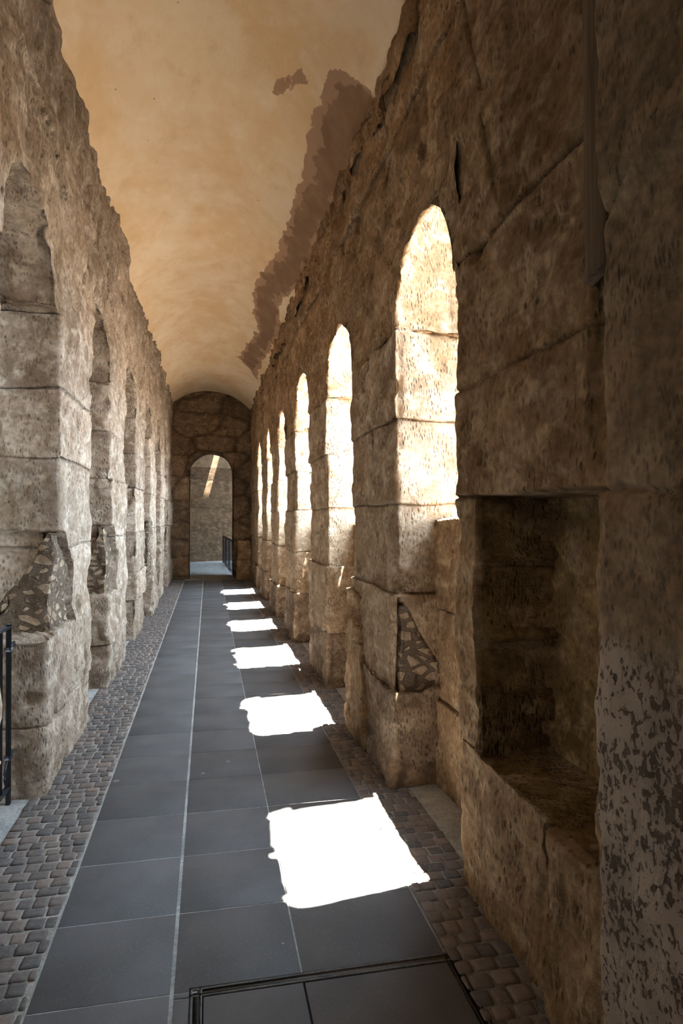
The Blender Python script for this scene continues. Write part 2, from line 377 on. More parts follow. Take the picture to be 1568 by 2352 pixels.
def column_mesh(corners, z0, z1, step, zs, rad=0.02, radn=0.04, seed=0.0, shape=None, amp=1.0, cap=True, joff=0.012, post=None):
    """closed rough block: trapezoid plan (4 corners counter-clockwise), worn arrises"""
    rows = zrows(z0, z1, step, zs); nr = len(rows)
    C = np.array(corners, float); ring = []
    nseg = [max(3, int(np.linalg.norm(C[(i + 1) % 4] - C[i]) / step)) for i in range(4)]
    cols = []
    for r, z in enumerate(rows):
        Cz = np.array(shape(z), float) if shape else C
        pts = []
        for i in range(4):
            p = Cz[i]; a = Cz[i - 1] - p; b = Cz[(i + 1) % 4] - p; la = np.linalg.norm(a); lb = np.linalg.norm(b); a = a / la; b = b / lb
            R = rad + radn * max(0.0, float(pn(np.array([[z * 2.6 + i * 7.7, seed, 0.3]]))[0]))
            R = min(R, la * 0.4, lb * 0.4)
            for t in (0, 0.25, 0.5, 0.75, 1.0):
                q = (1 - t) ** 2 * (p + a * R) + 2 * t * (1 - t) * (p + (a + b) * R * 0.15) + t * t * (p + b * R); pts.append(q)
            nxt = Cz[(i + 1) % 4]; e = nxt - b * min(0.02 + R, lb * 0.4)
            s = p + b * R
            for k in range(1, nseg[i]): pts.append(s + (e - s) * k / nseg[i])
        cols.append(np.array(pts))
    A = np.stack(cols, 1)                        # ring x rows x 2
    n = A.shape[0]
    V = np.concatenate([A, np.broadcast_to(rows[None, :, None], (n, nr, 1))], 2).reshape(-1, 3)
    Fq = grid_faces(n, nr, wrap=True)
    if cap:                                      # top rings
        top = V.reshape(n, nr, 3)[:, -1]; c = top.mean(0); rings = []
        for s in (0.93, 0.8, 0.6, 0.35, 0.1):
            rings.append(c + (top - c) * s)
        base = len(V); V = np.concatenate([V] + rings)
        ids = [np.arange(n) * nr + nr - 1] + [base + k * n + np.arange(n) for k in range(len(rings))]
        ex = []
        for k in range(len(ids) - 1):
            a, b = ids[k], ids[k + 1]; ex.append(np.stack([a, np.roll(a, -1), np.roll(b, -1), b], 1))
        Fq = np.concatenate([Fq] + ex)
    N = vnormals(V, Fq)
    V2, tone = relief(V, N, amp, courses(zs, seed, joff) if len(zs) else None, seed)
    # outside-run joint between courses: deepen where it meets the arrises
    if post is not None: V2 = post(V2, V)
    return V2, Fq, tone

# ------------------------------------------------------------------ dimensions
XR, XRO = 1.08, 1.62              # right arcade inner / outer face
XL, XLO = -0.90, -1.55            # left arcade
YEND = 17.0; YBACK = -3.0
ZC_R = [0.54, 1.14, 1.67, 2.17, 2.70]
R_OPEN = [(2.76, 3.70), (4.89, 5.94), (7.02, 8.18), (9.28, 10.28), (11.44, 12.44), (13.60, 14.62)]
ZS_R = 2.70
L_OPEN = [(0.90, 1.95), (3.10, 4.17), (5.42, 6.45), (7.62, 8.72), (9.86, 10.95), (12.02, 13.12), (14.22, 15.30)]
ZS_L = 2.86
ZC_L = [0.52, 0.88, 1.40, 1.96, 2.40, 2.84]

# ------------------------------------------------------------------ floor
fl = tag(MB().box((0.08, 10.2, -0.0985), (3.4, 27.4, 0.2)).build('floor', M['grout']), kind='structure')
# big basalt slabs
SX = [-0.574, -0.117, 0.323, 0.85]; JW = 0.006
HX0, HX1, HY = -0.033, 0.858, 2.275
def plates(rects, h, bev, mat, name, parent, seed=1, tones=(0.88, 1.12), jit=0.0):
    V = []; Fq = []; T = []; r = random.Random(seed)
    for (x0, x1, y0, y1) in rects:
        b = len(V); tn = r.uniform(*tones); dz = r.uniform(-1, 1) * 0.0012
        P = [(x0, y0), (x1, y0), (x1, y1), (x0, y1)]
        P = [(x + r.uniform(-jit, jit), y + r.uniform(-jit, jit)) for x, y in P]
        cx = sum(p[0] for p in P) / 4; cy = sum(p[1] for p in P) / 4
        for ins, z in ((0, -0.02), (0, h - bev), (bev, h)):
            for x, y in P:
                V.append((x - math.copysign(ins, x - cx), y - math.copysign(ins, y - cy), z + dz)); T.append(tn)
        for k in range(2):
            for i in range(4): j = (i + 1) % 4; Fq.append((b + k * 4 + i, b + k * 4 + j, b + k * 4 + 4 + j, b + k * 4 + 4 + i))
        Fq.append((b + 8, b + 9, b + 10, b + 11))
    return mesh_obj(name, V, np.array(Fq), mat, parent, attrs={'tone': T}, smooth_shade=False)
rects = []
ys = [2.26 + 0.4525 * k for k in range(-12, 33)]
for i in range(len(ys) - 1):
    y0, y1 = ys[i], min(ys[i + 1], YEND - 0.08)
    if y0 > YEND - 0.1: break
    for c in range(3):
        x0, x1 = SX[c], SX[c + 1]
        jl = 0.007 if c == 1 else JW / 2; jr = 0.007 if c == 0 else JW / 2
        a, b = x0 + jl, x1 - jr; yy0, yy1 = y0 + JW / 2, y1 - JW / 2
        if y1 <= 2.3 and c >= 1: continue
        rects.append((a, b, yy0, yy1))
# around the hatch
rects.append((SX[1] + 0.007, HX0 - 0.028, -3, HY - 0.045)); rects.append((SX[1] + 0.007, HX0 - 0.028, HY - 0.04, HY - 0.018))
plates(rects, 0.0035, 0.0012, M['slab'], 'slab_paving', fl, 3)
ha = tag(MB().box((0.413, -0.35, -0.010), (0.895, 5.25, 0.025)).build('floor_hatch', M['slab']),
         'dark slab-filled floor hatch with bronze rim strips at the front of the walkway', 'floor hatch')
m = MB()
for off in (0.006, 0.038):
    m.box((HX0 - 0.028 + off, -0.40, 0.0), (0.011, 5.34, 0.0135)); m.box((HX1 + 0.022 - off, -0.40, 0.0), (0.011, 5.34, 0.0135))
    m.box(((HX0 + HX1) / 2, HY - off, 0.0), (HX1 - HX0 + 0.056, 0.011, 0.0135))
m.build('rim_grout', simple('rim grout', (0.17, 0.165, 0.155), 0.9), ha)
m = MB(); m.box((HX0 - 0.006, -0.40, 0.0), (0.018, 5.3, 0.0105)); m.box((HX1, -0.40, 0.0), (0.018, 5.3, 0.0105)); m.box(((HX0 + HX1) / 2, HY - 0.022, 0.0), (HX1 - HX0, 0.018, 0.0105))
m.build('rim_strip', M['bronze'], ha)
hr = [(HX0 + 0.02, 0.323 - 0.004, -2.9, HY - 0.05), (0.323 + 0.004, HX1 - 0.022, -2.9, HY - 0.05)]
plates(hr, 0.0052, 0.001, M['slab'], 'hatch_slab', ha, 5, (0.93, 0.96))

def setts(x0, x1, y0, y1, name, seed, wx=0.072, wy=0.072, red=0.35):
    r = random.Random(seed); V = []; Fq = []; T = []
    y = y0; row = 0
    while y < y1:
        hy = wy * r.uniform(0.85, 1.15); x = x0 - (wx * 0.5 if row % 2 else 0) ; sl = r.uniform(-0.004, 0.004)
        while x < x1 - 0.01:
            w = wx * r.uniform(0.75, 1.3); a = max(x, x0); b = min(x + w, x1)
            if b - a > 0.02:
                g = r.uniform(0.0015, 0.004); P = []
                for (px, py) in ((a + g, y + g), (b - g, y + g), (b - g, y + hy - g), (a + g, y + hy - g)):
                    P.append((px + r.uniform(-.004, .004), py + r.uniform(-.004, .004) + sl))
                zt = 0.0085 + r.uniform(-0.003, 0.003); k0 = len(V); tn = min(1.0, max(0.0, r.gauss(red, 0.28)))
                cx = sum(p[0] for p in P) / 4; cy = sum(p[1] for p in P) / 4; tilt = (r.uniform(-.04, .04), r.uniform(-.04, .04))
                ring = []
                for i in range(4):
                    p = P[i]; q = P[(i + 1) % 4]; pr = P[i - 1]; cc = 0.006
                    for o in (pr, q):
                        L_ = math.hypot(o[0] - p[0], o[1] - p[1]); ring.append((p[0] + (o[0] - p[0]) / L_ * cc, p[1] + (o[1] - p[1]) / L_ * cc))
                for s, dz in ((1.0, -0.03), (0.98, -0.006), (0.92, -0.001), (0.5, 0.0005)):
                    for (px, py) in ring:
                        qx, qy = cx + (px - cx) * s, cy + (py - cy) * s
                        V.append((qx, qy, zt + dz + (qx - cx) * tilt[0] + (qy - cy) * tilt[1])); T.append(tn)
                for k in range(3):
                    for i in range(8): j = (i + 1) % 8; Fq.append((k0 + k * 8 + i, k0 + k * 8 + j, k0 + (k + 1) * 8 + j, k0 + (k + 1) * 8 + i))
                for i in (0, 2, 4): Fq.append((k0 + 24 + i, k0 + 24 + i + 1, k0 + 24 + (i + 2) % 8, k0 + 24 + (i + 3) % 8)) if False else None
                Fq.append((k0 + 24, k0 + 25, k0 + 26, k0 + 27)); Fq.append((k0 + 24, k0 + 27, k0 + 28, k0 + 31)); Fq.append((k0 + 28, k0 + 29, k0 + 30, k0 + 31))
            x += w
        y += hy; row += 1
    mb = MB().box(((x0 + x1) / 2, (y0 + y1) / 2, -0.0030), (x1 - x0 + 0.004, y1 - y0, 0.014)).build('mortar_bed', M['sett_joint'], fl)
    return mesh_obj(name, V, np.array(Fq), M['sett'], fl, attrs={'tone': T})
setts(-0.985, -0.578, 1.0, YEND - 0.1, 'cobblestone_strip', 5, red=0.25)
setts(0.855, 1.16, 1.0, YEND - 0.1, 'cobblestone_strip', 9, red=0.42)
MB().box((-1.70, 10.0, -0.03), (1.42, 20.0, 0.06)).build('threshold_paving', M['threshold'], fl)
MB().box((1.45, 8.0, -0.03), (0.56, 18.0, 0.055)).build('threshold_paving', M['threshold'], fl)

# ------------------------------------------------------------------ arcades: upper walls
def upper_wall(name, xi, xo, opens, zs, zo_gain, ymin, ymax, ztop, mat, step, nearfine, seed, crown=0.0, jset=()):
    sg = 1 if xi > 0 else -1
    cols = []
    def add(a, b):
        n = max(2, int((b - a) / step)); cols.extend([(y, None) for y in np.linspace(a, b, n, endpoint=False)])
    cur = ymin
    for k, (a, b) in enumerate(opens):
        add(cur, a); n = max(14, int(math.pi * (b - a) / 2 / step))
        for i in range(n + 1):
            ph = math.pi - math.pi * i / n; cols.append(((a + b) / 2 + (b - a) / 2 * math.cos(ph), (k, ph)))
        cur = b + 0.001
    add(cur, ymax); cols.append((ymax, None))
    zmid = zs + max((b - a) / 2 for a, b in opens) + 0.12
    nA = int((zmid - zs) / step * 0.8); zr = zrows(zmid, ztop, step, jset)[1:]
    nS = max(5, int(abs(xo - xi) / (step * 1.3)))
    V = []
    for y, o in cols:
        if o is None: zi = zs; zo = zs; yo = y
        else:
            a, b = opens[o[0]]; zi = zs + (b - a) / 2 * math.sin(o[1]) * 0.97; zo = zs + (zi - zs) * zo_gain if zo_gain <= 1 else zi + 2.35 * min(1.0, math.sin(o[1]) * 2.0); yo = y + 0.10 * math.cos(o[1]) * (1 if sg > 0 else 0)
        zb = max(zmid, zo + 0.1)
        p = [(xi, y, z) for z in zr[::-1]]
        p += [(xi, y, zmid + (zi - zmid) * t) for t in np.linspace(0, 1, nA)]
        p += [(xi + (xo - xi) * t, y + (yo - y) * t, zi + (zo - zi) * t) for t in np.linspace(0, 1, nS)[1:]]
        p += [(xo, yo, zo + (max(ztop, zo + 0.04) - zo) * t) for t in np.linspace(0, 1, 24)[1:]]
        V.append(p)
    V = np.array(V); n, mm = V.shape[:2]; V = V.reshape(-1, 3)
    Fq = grid_faces(n, mm, flip=(sg < 0)); N = vnormals(V, Fq)
    if np.mean(N.reshape(n, mm, 3)[:, 0, 0]) * sg > 0: Fq = Fq[:, ::-1].copy(); N = -N
    cen = np.array([((a + b) / 2, (b - a) / 2) for a, b in opens])
    def joints(P):
        jj = np.array(list(jset))
        zw = P[:, 2] + 0.012 * pn(P * 2.2); jd = np.min(np.abs(zw[:, None] - jj[None]), 1) if len(jj) else np.full(len(P), 9.0)
        kk = np.searchsorted(jj, zw).astype(float); b = kk
        yw = P[:, 1] + 0.02 * pn(P * 2 + 4); w = 0.8 + 0.5 * hashv(kk, seed); q = (yw + hashv(kk, seed + 2)) / w
        jd = np.minimum(jd, np.abs(q - np.round(q)) * w); b = kk + 7.0 * np.round(q + 0.5)
        ci = np.argmin(np.abs(P[:, 1][:, None] - cen[None, :, 0]), 1); dy = P[:, 1] - cen[ci, 0]; dz = P[:, 2] - zs
        r = np.hypot(dy, dz); th = np.arctan2(dz, dy) / math.pi * 5 + 0.5 + 0.06 * pn(P * 3 + 2)
        ja = np.abs(th - np.round(th)) * math.pi / 5 * r
        ring = cen[ci, 1] + 0.52 + 0.1 * pn(P * 1.5 + 9)
        ins = (r < ring) & (dz > -0.01)
        jd = np.where(ins, np.minimum(ja, np.abs(r - ring)), jd); b = np.where(ins, np.floor(th + 0.5) + 31 * ci, b)
        return jd, (hashv(b, seed + 5) - 0.5) * 0.028, 0.82 + 0.34 * hashv(b, seed + 6)
    amp = 1.25
    V2, tone = relief(V, N, amp, joints, seed)
    # crest under the vault is rough, half fallen core
    top = smooth(ztop - 0.75, ztop - 0.25, V[:, 2]) * (np.abs(V[:, 0] - xi) < 0.2)
    c1 = pn(V * np.array([0, 1.7, 2.2]) + 12.5 + seed) * 0.7 + pn(V * np.array([0, 7.0, 9.0]) + 2.2) * 0.25
    V2[:, 0] -= sg * top * (crown + 0.085 * c1)
    V2[:, 2] += top * 0.03 * pn(V * np.array([0, 3.3, 4.0]) + 33)
    tone = tone * (1 - 0.28 * top * smooth(-0.3, 0.5, c1))
    return tag(mesh_obj(name, V2, Fq, mat, attrs={'tone': tone}), kind='structure')

wr = upper_wall('wall_right', XR, XRO, R_OPEN, ZS_R, 5.5, 2.71, YEND + 0.3, 4.52, M['stone_r'], 0.022, None, 1.3, 0.01, (3.30, 3.86, 4.25))
wlft = upper_wall('wall_left', XL, XLO, L_OPEN, ZS_L, 1.0, YBACK, YEND + 0.3, 4.62, M['stone_l'], 0.026, None, 4.7, -0.02 + 0.045, (3.45, 3.95, 4.35))

def crest(side, specs, mat, parent):
    for (y, ln, z, ht, out, sd_) in specs:
        x = (XR - out) if side > 0 else (XL + out); xb = x + side * 0.35
        a = [(x, y), (xb, y), (xb, y + ln), (x + side * 0.02, y + ln)] if side > 0 else [(xb, y), (x, y), (x, y + ln), (xb, y + ln)]
        V, Fq, tn = column_mesh(a, z - ht / 2, z + ht / 2, 0.022, [], 0.03, 0.05, sd_, None, 1.7, True)
        mesh_obj('crest_stone', V, Fq, mat, parent, (0, 0, 0), {'tone': tn * (0.8 + 0.35 * float(hashv(sd_, 1.0)))})
r_ = random.Random(21); sp = []
y = 2.9
while y < 16.5:
    ln = r_.uniform(0.25, 0.75); sp.append((y, ln, 4.22 + r_.uniform(-0.05, 0.05), r_.uniform(0.12, 0.3), r_.uniform(0.01, 0.07), y * 3.1)); y += ln * r_.uniform(0.9, 1.8)
sp_l = []
y = 3.3
while y < 16.5:
    ln = r_.uniform(0.4, 0.9); sp_l.append((y, ln, 4.36, r_.uniform(0.12, 0.22), r_.uniform(0.03, 0.07), y * 2.3)); y += ln * r_.uniform(1.5, 3.2)
crest(1, sp, M['stone_r'], wr)

# ------------------------------------------------------------------ piers
PR_LAB = [
 'first sandstone pier beyond the wall niche, triangle of rubble core above its base',
 'second sandstone pier of the right arcade, counted from the niche',
 'third sandstone pier of the right arcade, counted from the niche',
 'fourth sandstone pier of the right arcade, counted from the niche',
 'fifth sandstone pier of the right arcade, narrow with distance, just before the last one',
 'last sandstone pier of the right arcade, running into the end wall']
PL_LAB = [
 'left-hand sandstone pier just out at the photo edge, framing the nearest railing',
 'nearest fully seen left pier, broad white-lit face, gravelly rubble core over a dark base block',
 'second left pier with rubble core and a projecting stone bench block at its foot',
 'third left pier, plain brown shaft standing directly on the cobbles without a base block',
 'fourth left pier with rubble core above a rounded low base block',
 'fifth left pier, slim and plain, far down the left arcade',
 'last left pier of the arcade, next to the end wall']
FL = 0.10
def pier(side, i, y0, y1, label, zb, rub, step, base=True, basey=0.05, basex=0.03, seed=0.0, plainz=None):
    xi, xo = (XR, XRO) if side == 'R' else (XL, XLO); sg = 1 if side == 'R' else -1
    zs, zc = (ZS_R, ZC_R) if side == 'R' else (ZS_L, ZC_L); mat = M['stone_r'] if side == 'R' else M['stone_l']
    loc = ((xi + xo) / 2, (y0 + y1) / 2, 0)
    e = empty('stone_pier', loc, label, 'pier', 'piers of the right arcade' if side == 'R' else 'piers of the left arcade')
    fl_ = FL if side == 'R' else 0.0
    def plan(a, b, ex=0.0, eo=0.0):
        if sg > 0: return [(xi - ex, a), (xo + eo, a + fl_), (xo + eo, b - fl_), (xi - ex, b)]
        return [(xo - eo, a), (xi + ex, a), (xi + ex, b), (xo - eo, b)]
    st = zb if base else 0.0
    zj = [z for z in zc if st + 0.1 < z < zs - 0.05]
    jy = [(hashv(k, seed + 2.2) - 0.5) * 0.04 for k in range(9)]; jx = [(hashv(k, seed + 4.4) - 0.5) * 0.03 for k in range(9)]
    def shape(z):
        k = int(np.searchsorted(zj, z)); t0 = 0.0
        a = y0 + float(jy[k]); b = y1 + float(jy[k + 1]); x = float(jx[k])
        w = float(smooth(zs - 0.02, zs, np.array(z)))
        return plan(a * (1 - w) + y0 * w, b * (1 - w) + y1 * w, x * (1 - w))
    def post(V2, V):
        if not rub: return V2
        if side == 'L':
            rz = smooth(zb - 0.05, zb + 0.0, V[:, 2]) * (1 - smooth(1.46, 1.56, V[:, 2] + 0.9 * np.maximum(0, V[:, 1] - y0 - 0.12)))
            m = rz * (V[:, 1] < y0 + 0.42); q = V2.copy()
            q[:, 0] = np.where((m > 0.5) & (V[:, 0] > xi - 0.10), np.minimum(q[:, 0], xi - 0.13), q[:, 0])
            q[:, 1] = np.where((m > 0.5) & (V[:, 1] < y0 + 0.06) & (V[:, 0] > xi - 0.42), q[:, 1] + 0.05, q[:, 1]); return q
        xx = V[:, 0] - xi; lim = 1.10 - (xx - 0.03) * 1.66
        m = (V[:, 1] < y0 + 0.06) & (V[:, 2] < lim) & (xx > 0.02); q = V2.copy(); q[:, 1] = np.where(m, q[:, 1] + 0.06, q[:, 1]); return q
    V, Fq, tn = column_mesh(plan(y0, y1), st, zs, step, zj, 0.014, 0.05, seed, shape, 1.05, False, post=post)
    mesh_obj('shaft', V, Fq, M['stone_s'] if side == 'R' else mat, e, loc, {'tone': tn})
    if base:
        ya, yb = y0 - basey, y1 + (0.03 if side == 'L' else 0.02)
        zz = [0.40] if zb > 0.7 else []
        V, Fq, tn = column_mesh(plan(ya, yb, basex, 0.02), 0, zb + 0.004, step, zz, 0.02, 0.07, seed + 5, None, 1.3, True)
        mesh_obj('base_block', V, Fq, M['stone_l'] if side == 'L' else M['stone_base'], e, loc, {'tone': tn})
    if rub and side == 'L':
        def sh(z):
            t = (z - zb) / (1.50 - zb); w = 0.33 * min(1.0, 1.25 * (1 - t) + 0.03) * (0.62 + 0.38 * math.sin(math.pi * min(1, t * 1.3 + 0.2)))
            d = 0.40 * (1 - 0.75 * max(0, (t - 0.55) / 0.45)); xc = xi - 0.05
            return [(xc - w - 0.02, y0 - 0.015), (xc, y0 - 0.015), (xc, y0 + d), (xc - w - 0.02, y0 + d)]
        V, Fq, tn = column_mesh(sh(zb), zb - 0.03, 1.50, step, [], 0.008, 0.02, seed + 8, sh, 1.6, True)
        tag(mesh_obj('rubble_core', V, Fq, M['rubble'], e, loc, {'tone': tn}), 'gravelly rubble and mortar core')
    if rub and side == 'R':
        def sh(z):
            t = (z - zb) / (1.06 - zb); w = 0.33 * (1 - t) + 0.025
            return [(xi + 0.03, y0 + 0.012), (xi + 0.03 + w, y0 + 0.012 + 0.12 * w), (xi + 0.03 + w, y0 + 0.25), (xi + 0.03, y0 + 0.25)]
        V, Fq, tn = column_mesh(sh(zb), zb - 0.02, 1.06, step, [], 0.008, 0.02, seed + 8, sh, 1.2, True)
        tag(mesh_obj('rubble_core', V, Fq, M['rubble'], e, loc, {'tone': tn}), 'gravelly rubble and mortar core')
    return e
for i in range(6):
    y0 = R_OPEN[i][1]; y1 = R_OPEN[i + 1][0] if i < 5 else YEND + 0.15
    st = [0.014, 0.018, 0.022, 0.03, 0.035, 0.04][i]
    e = pier('R', i, y0, y1, PR_LAB[i], [0.56, 0.52, 0.62, 0.50, 0.54, 0.50][i], i == 0, st, True, [0.02, -0.01, 0.01, 0.03, 0.03, 0.02][i], [0.025, 0.0, 0.02, 0.03, 0.02, 0.02][i], seed=2.7 * i + 1)
    if i == 0:
        loc = (1.05, 4.7, 0); V, Fq, tn = column_mesh([(1.015, 4.35), (1.20, 4.35), (1.20, 4.93), (1.015, 4.93)], 0, 1.05, 0.014, [0.70], 0.02, 0.06, 44, 
                   lambda z: [(1.015 + 0.02 * z, 4.30 + 0.42 * min(1, max(0, z - 0.25) * 1.1)), (1.20, 4.30 + 0.42 * min(1, max(0, z - 0.25) * 1.1)), (1.20, 4.93), (1.015 + 0.02 * z, 4.93)], 1.3, True)
        mesh_obj('buttress_block', V, Fq, M['stone_r'], e, loc, {'tone': tn})
for i in range(7):
    y0 = L_OPEN[i][1]; y1 = L_OPEN[i + 1][0] if i < 6 else YEND + 0.15
    st = [0.03, 0.014, 0.018, 0.024, 0.03, 0.035, 0.04][i]
    pier('L', i, y0 + [0, 0.16, 0.03, 0.02, 0, 0, 0][i], y1, PL_LAB[i], [0.88, 0.88, 0.86, 0, 0.62, 0, 0.5][i], i in (1, 2, 4), st, i not in (0, 3, 5), [0.05, 0.33, 0.10, 0, 0.06, 0, 0][i], [0.0, -0.01, 0.0, 0, 0.02, 0, 0][i], seed=3.9 * i + 2)
# left wall solid part beside and behind the camera
V, Fq, tn = column_mesh([(XLO, YBACK), (XL, YBACK), (XL, L_OPEN[0][0]), (XLO, L_OPEN[0][0])], 0, ZS_L, 0.05, ZC_L[:-1], 0.02, 0.04, 77, None, 1.0, False)
mesh_obj('lower_wall', V, Fq, M['stone_l'], wlft, (0, 0, 0), {'tone': tn})

# ------------------------------------------------------------------ near right wall with niche
NY0, NY1, NZ0, NZ1, ND = 1.667, 2.515, 0.61, 1.68, 0.35
def near_wall():
    step = 0.0105
    ys = sorted(set(list(np.arange(1.50, 2.76, step)) + [2.76, NY0 - 0.002, NY0 + 0.002, NY1 - 0.002, NY1 + 0.002])); ys = np.array(ys)
    zr = zrows(0.0, 4.52, step * 1.25, [1.15, 2.17, 2.70, 3.45, NZ0, NZ1])
    Y, Z = np.meshgrid(ys, zr, indexing='ij'); n, mm = Y.shape
    wv = 0.018 * pn(np.stack([Y.ravel() * 0, Y.ravel() * 5, Z.ravel() * 5], 1)).reshape(n, mm) + 0.006 * pn(np.stack([Y.ravel() * 0, Y.ravel() * 22, Z.ravel() * 22], 1)).reshape(n, mm)
    def sd(y, z):                                # inside niche > 0
        return np.minimum(np.minimum(y - NY0, NY1 - y), np.minimum(z - NZ0, NZ1 - z))
    s = sd(Y, Z) + wv * 0.35
    X = np.full_like(Y, XR) + ND * smooth(-0.004, 0.008, s)
    V = np.stack([X, Y, Z], -1).reshape(-1, 3)
    inn = (s.ravel() > 0.0)
    # block layout
    y = V[:, 1] + 0.012 * pn(V * 3); z = V[:, 2] + 0.012 * pn(V * np.array([0, 2.2, 2.2]) + 3)
    lev = np.array([0.0, NZ0 + 0.02, 1.15, 1.68, 2.15, 2.71, 3.5, 4.2])
    k = np.searchsorted(lev, z); jd = np.min(np.abs(z[:, None] - lev[None, 1:]), 1)
    jd = np.where((z < 1.64) & (z > 0.7), 1.0, jd)
    jl = np.abs(y - 1.955 - 0.02 * np.sin(z * 9)); low = z < NZ0 + 0.02
    jd = np.where(low, np.minimum(jd, jl), jd)
    blk = k * 3.0 + (low & (y > 1.955)) * 1.0 + ((z > 2.71) & (y > 2.25)) * 2.0
    jd = np.where(z > 2.71, np.minimum(jd, np.abs(y - 2.25 - 0.35 * (z - 2.7))), jd)
    off = (hashv(blk, 3.0) - 0.5) * 0.024; off = off + np.where(low & (y < 1.955), 0.03, 0)
    N = np.tile(np.array([-1.0, 0, 0]), (len(V), 1))
    d = off + 0.016 * fbm(V * np.array([1, 2.3, 2.3]), 3) + 0.010 * fbm(V * np.array([1, 8, 8]) + 3.1, 3)
    ch = pn(np.stack([V[:, 0] * 0, y * 44 + z * 16, z * 15 - y * 9], 1))
    d = d + 0.006 * ch * (0.6 + 0.4 * hashv(blk, 8.0))
    bigr = smooth(2.2, 1.9, y) * smooth(NZ0, NZ0 - 0.1, z); d = d + bigr * 0.020 * fbm(V * np.array([1, 9, 5]) + 7, 3)
    d = d - np.where(low & (jl < 0.04), 0.055, 0.022) * np.exp(-(jd / np.where(low & (jl < 0.04), 0.014, 0.007)) ** 2)
    hole = np.exp(-(((y - 1.955) / 0.045) ** 2 + ((z - 0.15) / 0.06) ** 2)); d = d - 0.09 * hole
    hole2 = np.exp(-(((y - 2.52) / 0.02) ** 2 + ((z - 2.70) / 0.04) ** 2)); d = d - 0.07 * hole2
    d = d - 0.02 * smooth(0.4, 0.8, fbm(V * np.array([4, 4, 3]) + 5.7, 2))
    d = d - 0.035 * smooth(1.70, 1.68, V[:, 1]) * smooth(1.80, 1.86, V[:, 2])
    d = d * np.where(inn, 0.55, 1.0)
    top = smooth(3.9, 4.3, V[:, 2]); d = d + top * (0.02 + 0.06 * pn(V * np.array([0, 3, 4]) + 3))
    V2 = V + N * d[:, None]
    # arris towards the opening: worn, turning into the reveal
    e = smooth(2.70, 2.76, V[:, 1]); V2[:, 0] += 0.03 * e ** 2 * smooth(2.72, 2.60, V[:, 2])
    tone = (0.86 + 0.26 * hashv(blk, 1.5)) * np.where(low, 1 - 0.75 * np.exp(-(jl / 0.013) ** 2), 1.0) * (1 - 0.45 * np.exp(-(jd / 0.008) ** 2)) * (1 - 0.8 * hole)
    # niche far cheek courses: projecting ledges
    cheek = (np.abs(V[:, 1] - NY1) < 0.004) & inn
    # reveal column
    Vg = V2.reshape(n, mm, 3)
    extra = []
    for t in np.linspace(0, 1, 28)[1:]:
        r = Vg[-1].copy(); r[:, 0] = Vg[-1][:, 0] + (XRO - Vg[-1][:, 0]) * t; r[:, 1] += -0.10 * t + 0.012 * pn(np.stack([r[:, 0] * 9, r[:, 1] * 0, r[:, 2] * 9], 1)); extra.append(r)
    Vf = np.concatenate([Vg, np.array(extra)], 0); tg = np.concatenate([tone.reshape(n, mm), np.tile(tone.reshape(n, mm)[-1], (27, 1))], 0)
    Fq = grid_faces(n + 27, mm); Vf = Vf.reshape(-1, 3)
    if vnormals(Vf, Fq)[:, 0].mean() > 0: Fq = Fq[:, ::-1].copy()
    o = mesh_obj('niche_wall', Vf, Fq, M['stone_n'], wr, (0, 0, 0), {'tone': tg.ravel()})
    return o
near_wall()
# niche lining: cheek, back, floor and lintel as finer relief
def lining():
    step = 0.012; x0, x1 = XR - 0.002, XR + ND
    def surf(A, B, nu, nv, Nn, fz):
        u = np.linspace(0, 1, nu); v = np.linspace(0, 1, nv); U, Vv = np.meshgrid(u, v, indexing='ij')
        P = np.array(A[0])[None] * 0; P = (np.array(A[0])[None, None] + (np.array(A[1]) - np.array(A[0]))[None, None] * U[..., None] + (np.array(B) - np.array(A[0]))[None, None] * Vv[..., None]).reshape(-1, 3)
        d = fz(P); return P + np.array(Nn)[None] * d[:, None], grid_faces(nu, nv), P
    out = []
    # far cheek (faces the camera): three courses, each stepping
    def fc(P):
        z = P[:, 2]; d = 0.010 * fbm(P * 6, 3) + 0.004 * pn(P * np.array([40, 40, 15]))
        for zj in (1.42, 1.085): d = d + 0.035 * np.exp(-((z - zj - 0.022) / 0.026) ** 2) - 0.035 * np.exp(-((z - zj + 0.012) / 0.010) ** 2)
        return d + 0.006
    P, Fq, _ = surf([(x0 + 0.02, NY1, NZ0), (x1, NY1, NZ0)], (x0 + 0.02, NY1, NZ1), 34, 120, (0, -1, 0), fc)
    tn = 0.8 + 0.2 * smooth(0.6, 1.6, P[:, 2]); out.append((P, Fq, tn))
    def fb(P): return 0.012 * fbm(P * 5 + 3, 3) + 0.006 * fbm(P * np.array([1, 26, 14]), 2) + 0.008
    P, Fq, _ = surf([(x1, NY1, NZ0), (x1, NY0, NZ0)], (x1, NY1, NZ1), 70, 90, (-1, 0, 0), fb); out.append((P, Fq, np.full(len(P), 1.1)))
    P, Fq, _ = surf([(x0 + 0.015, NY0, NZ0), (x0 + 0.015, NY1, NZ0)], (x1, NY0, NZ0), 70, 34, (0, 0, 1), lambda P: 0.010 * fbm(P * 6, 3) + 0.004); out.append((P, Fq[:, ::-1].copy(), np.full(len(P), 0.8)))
    vs = []; fs = []; ts = []; b = 0
    for P, Fq, t in out: vs.append(P); fs.append(Fq + b); ts.append(t); b += len(P)
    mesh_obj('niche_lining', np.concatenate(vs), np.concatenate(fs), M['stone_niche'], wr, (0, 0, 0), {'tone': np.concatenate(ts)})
lining()

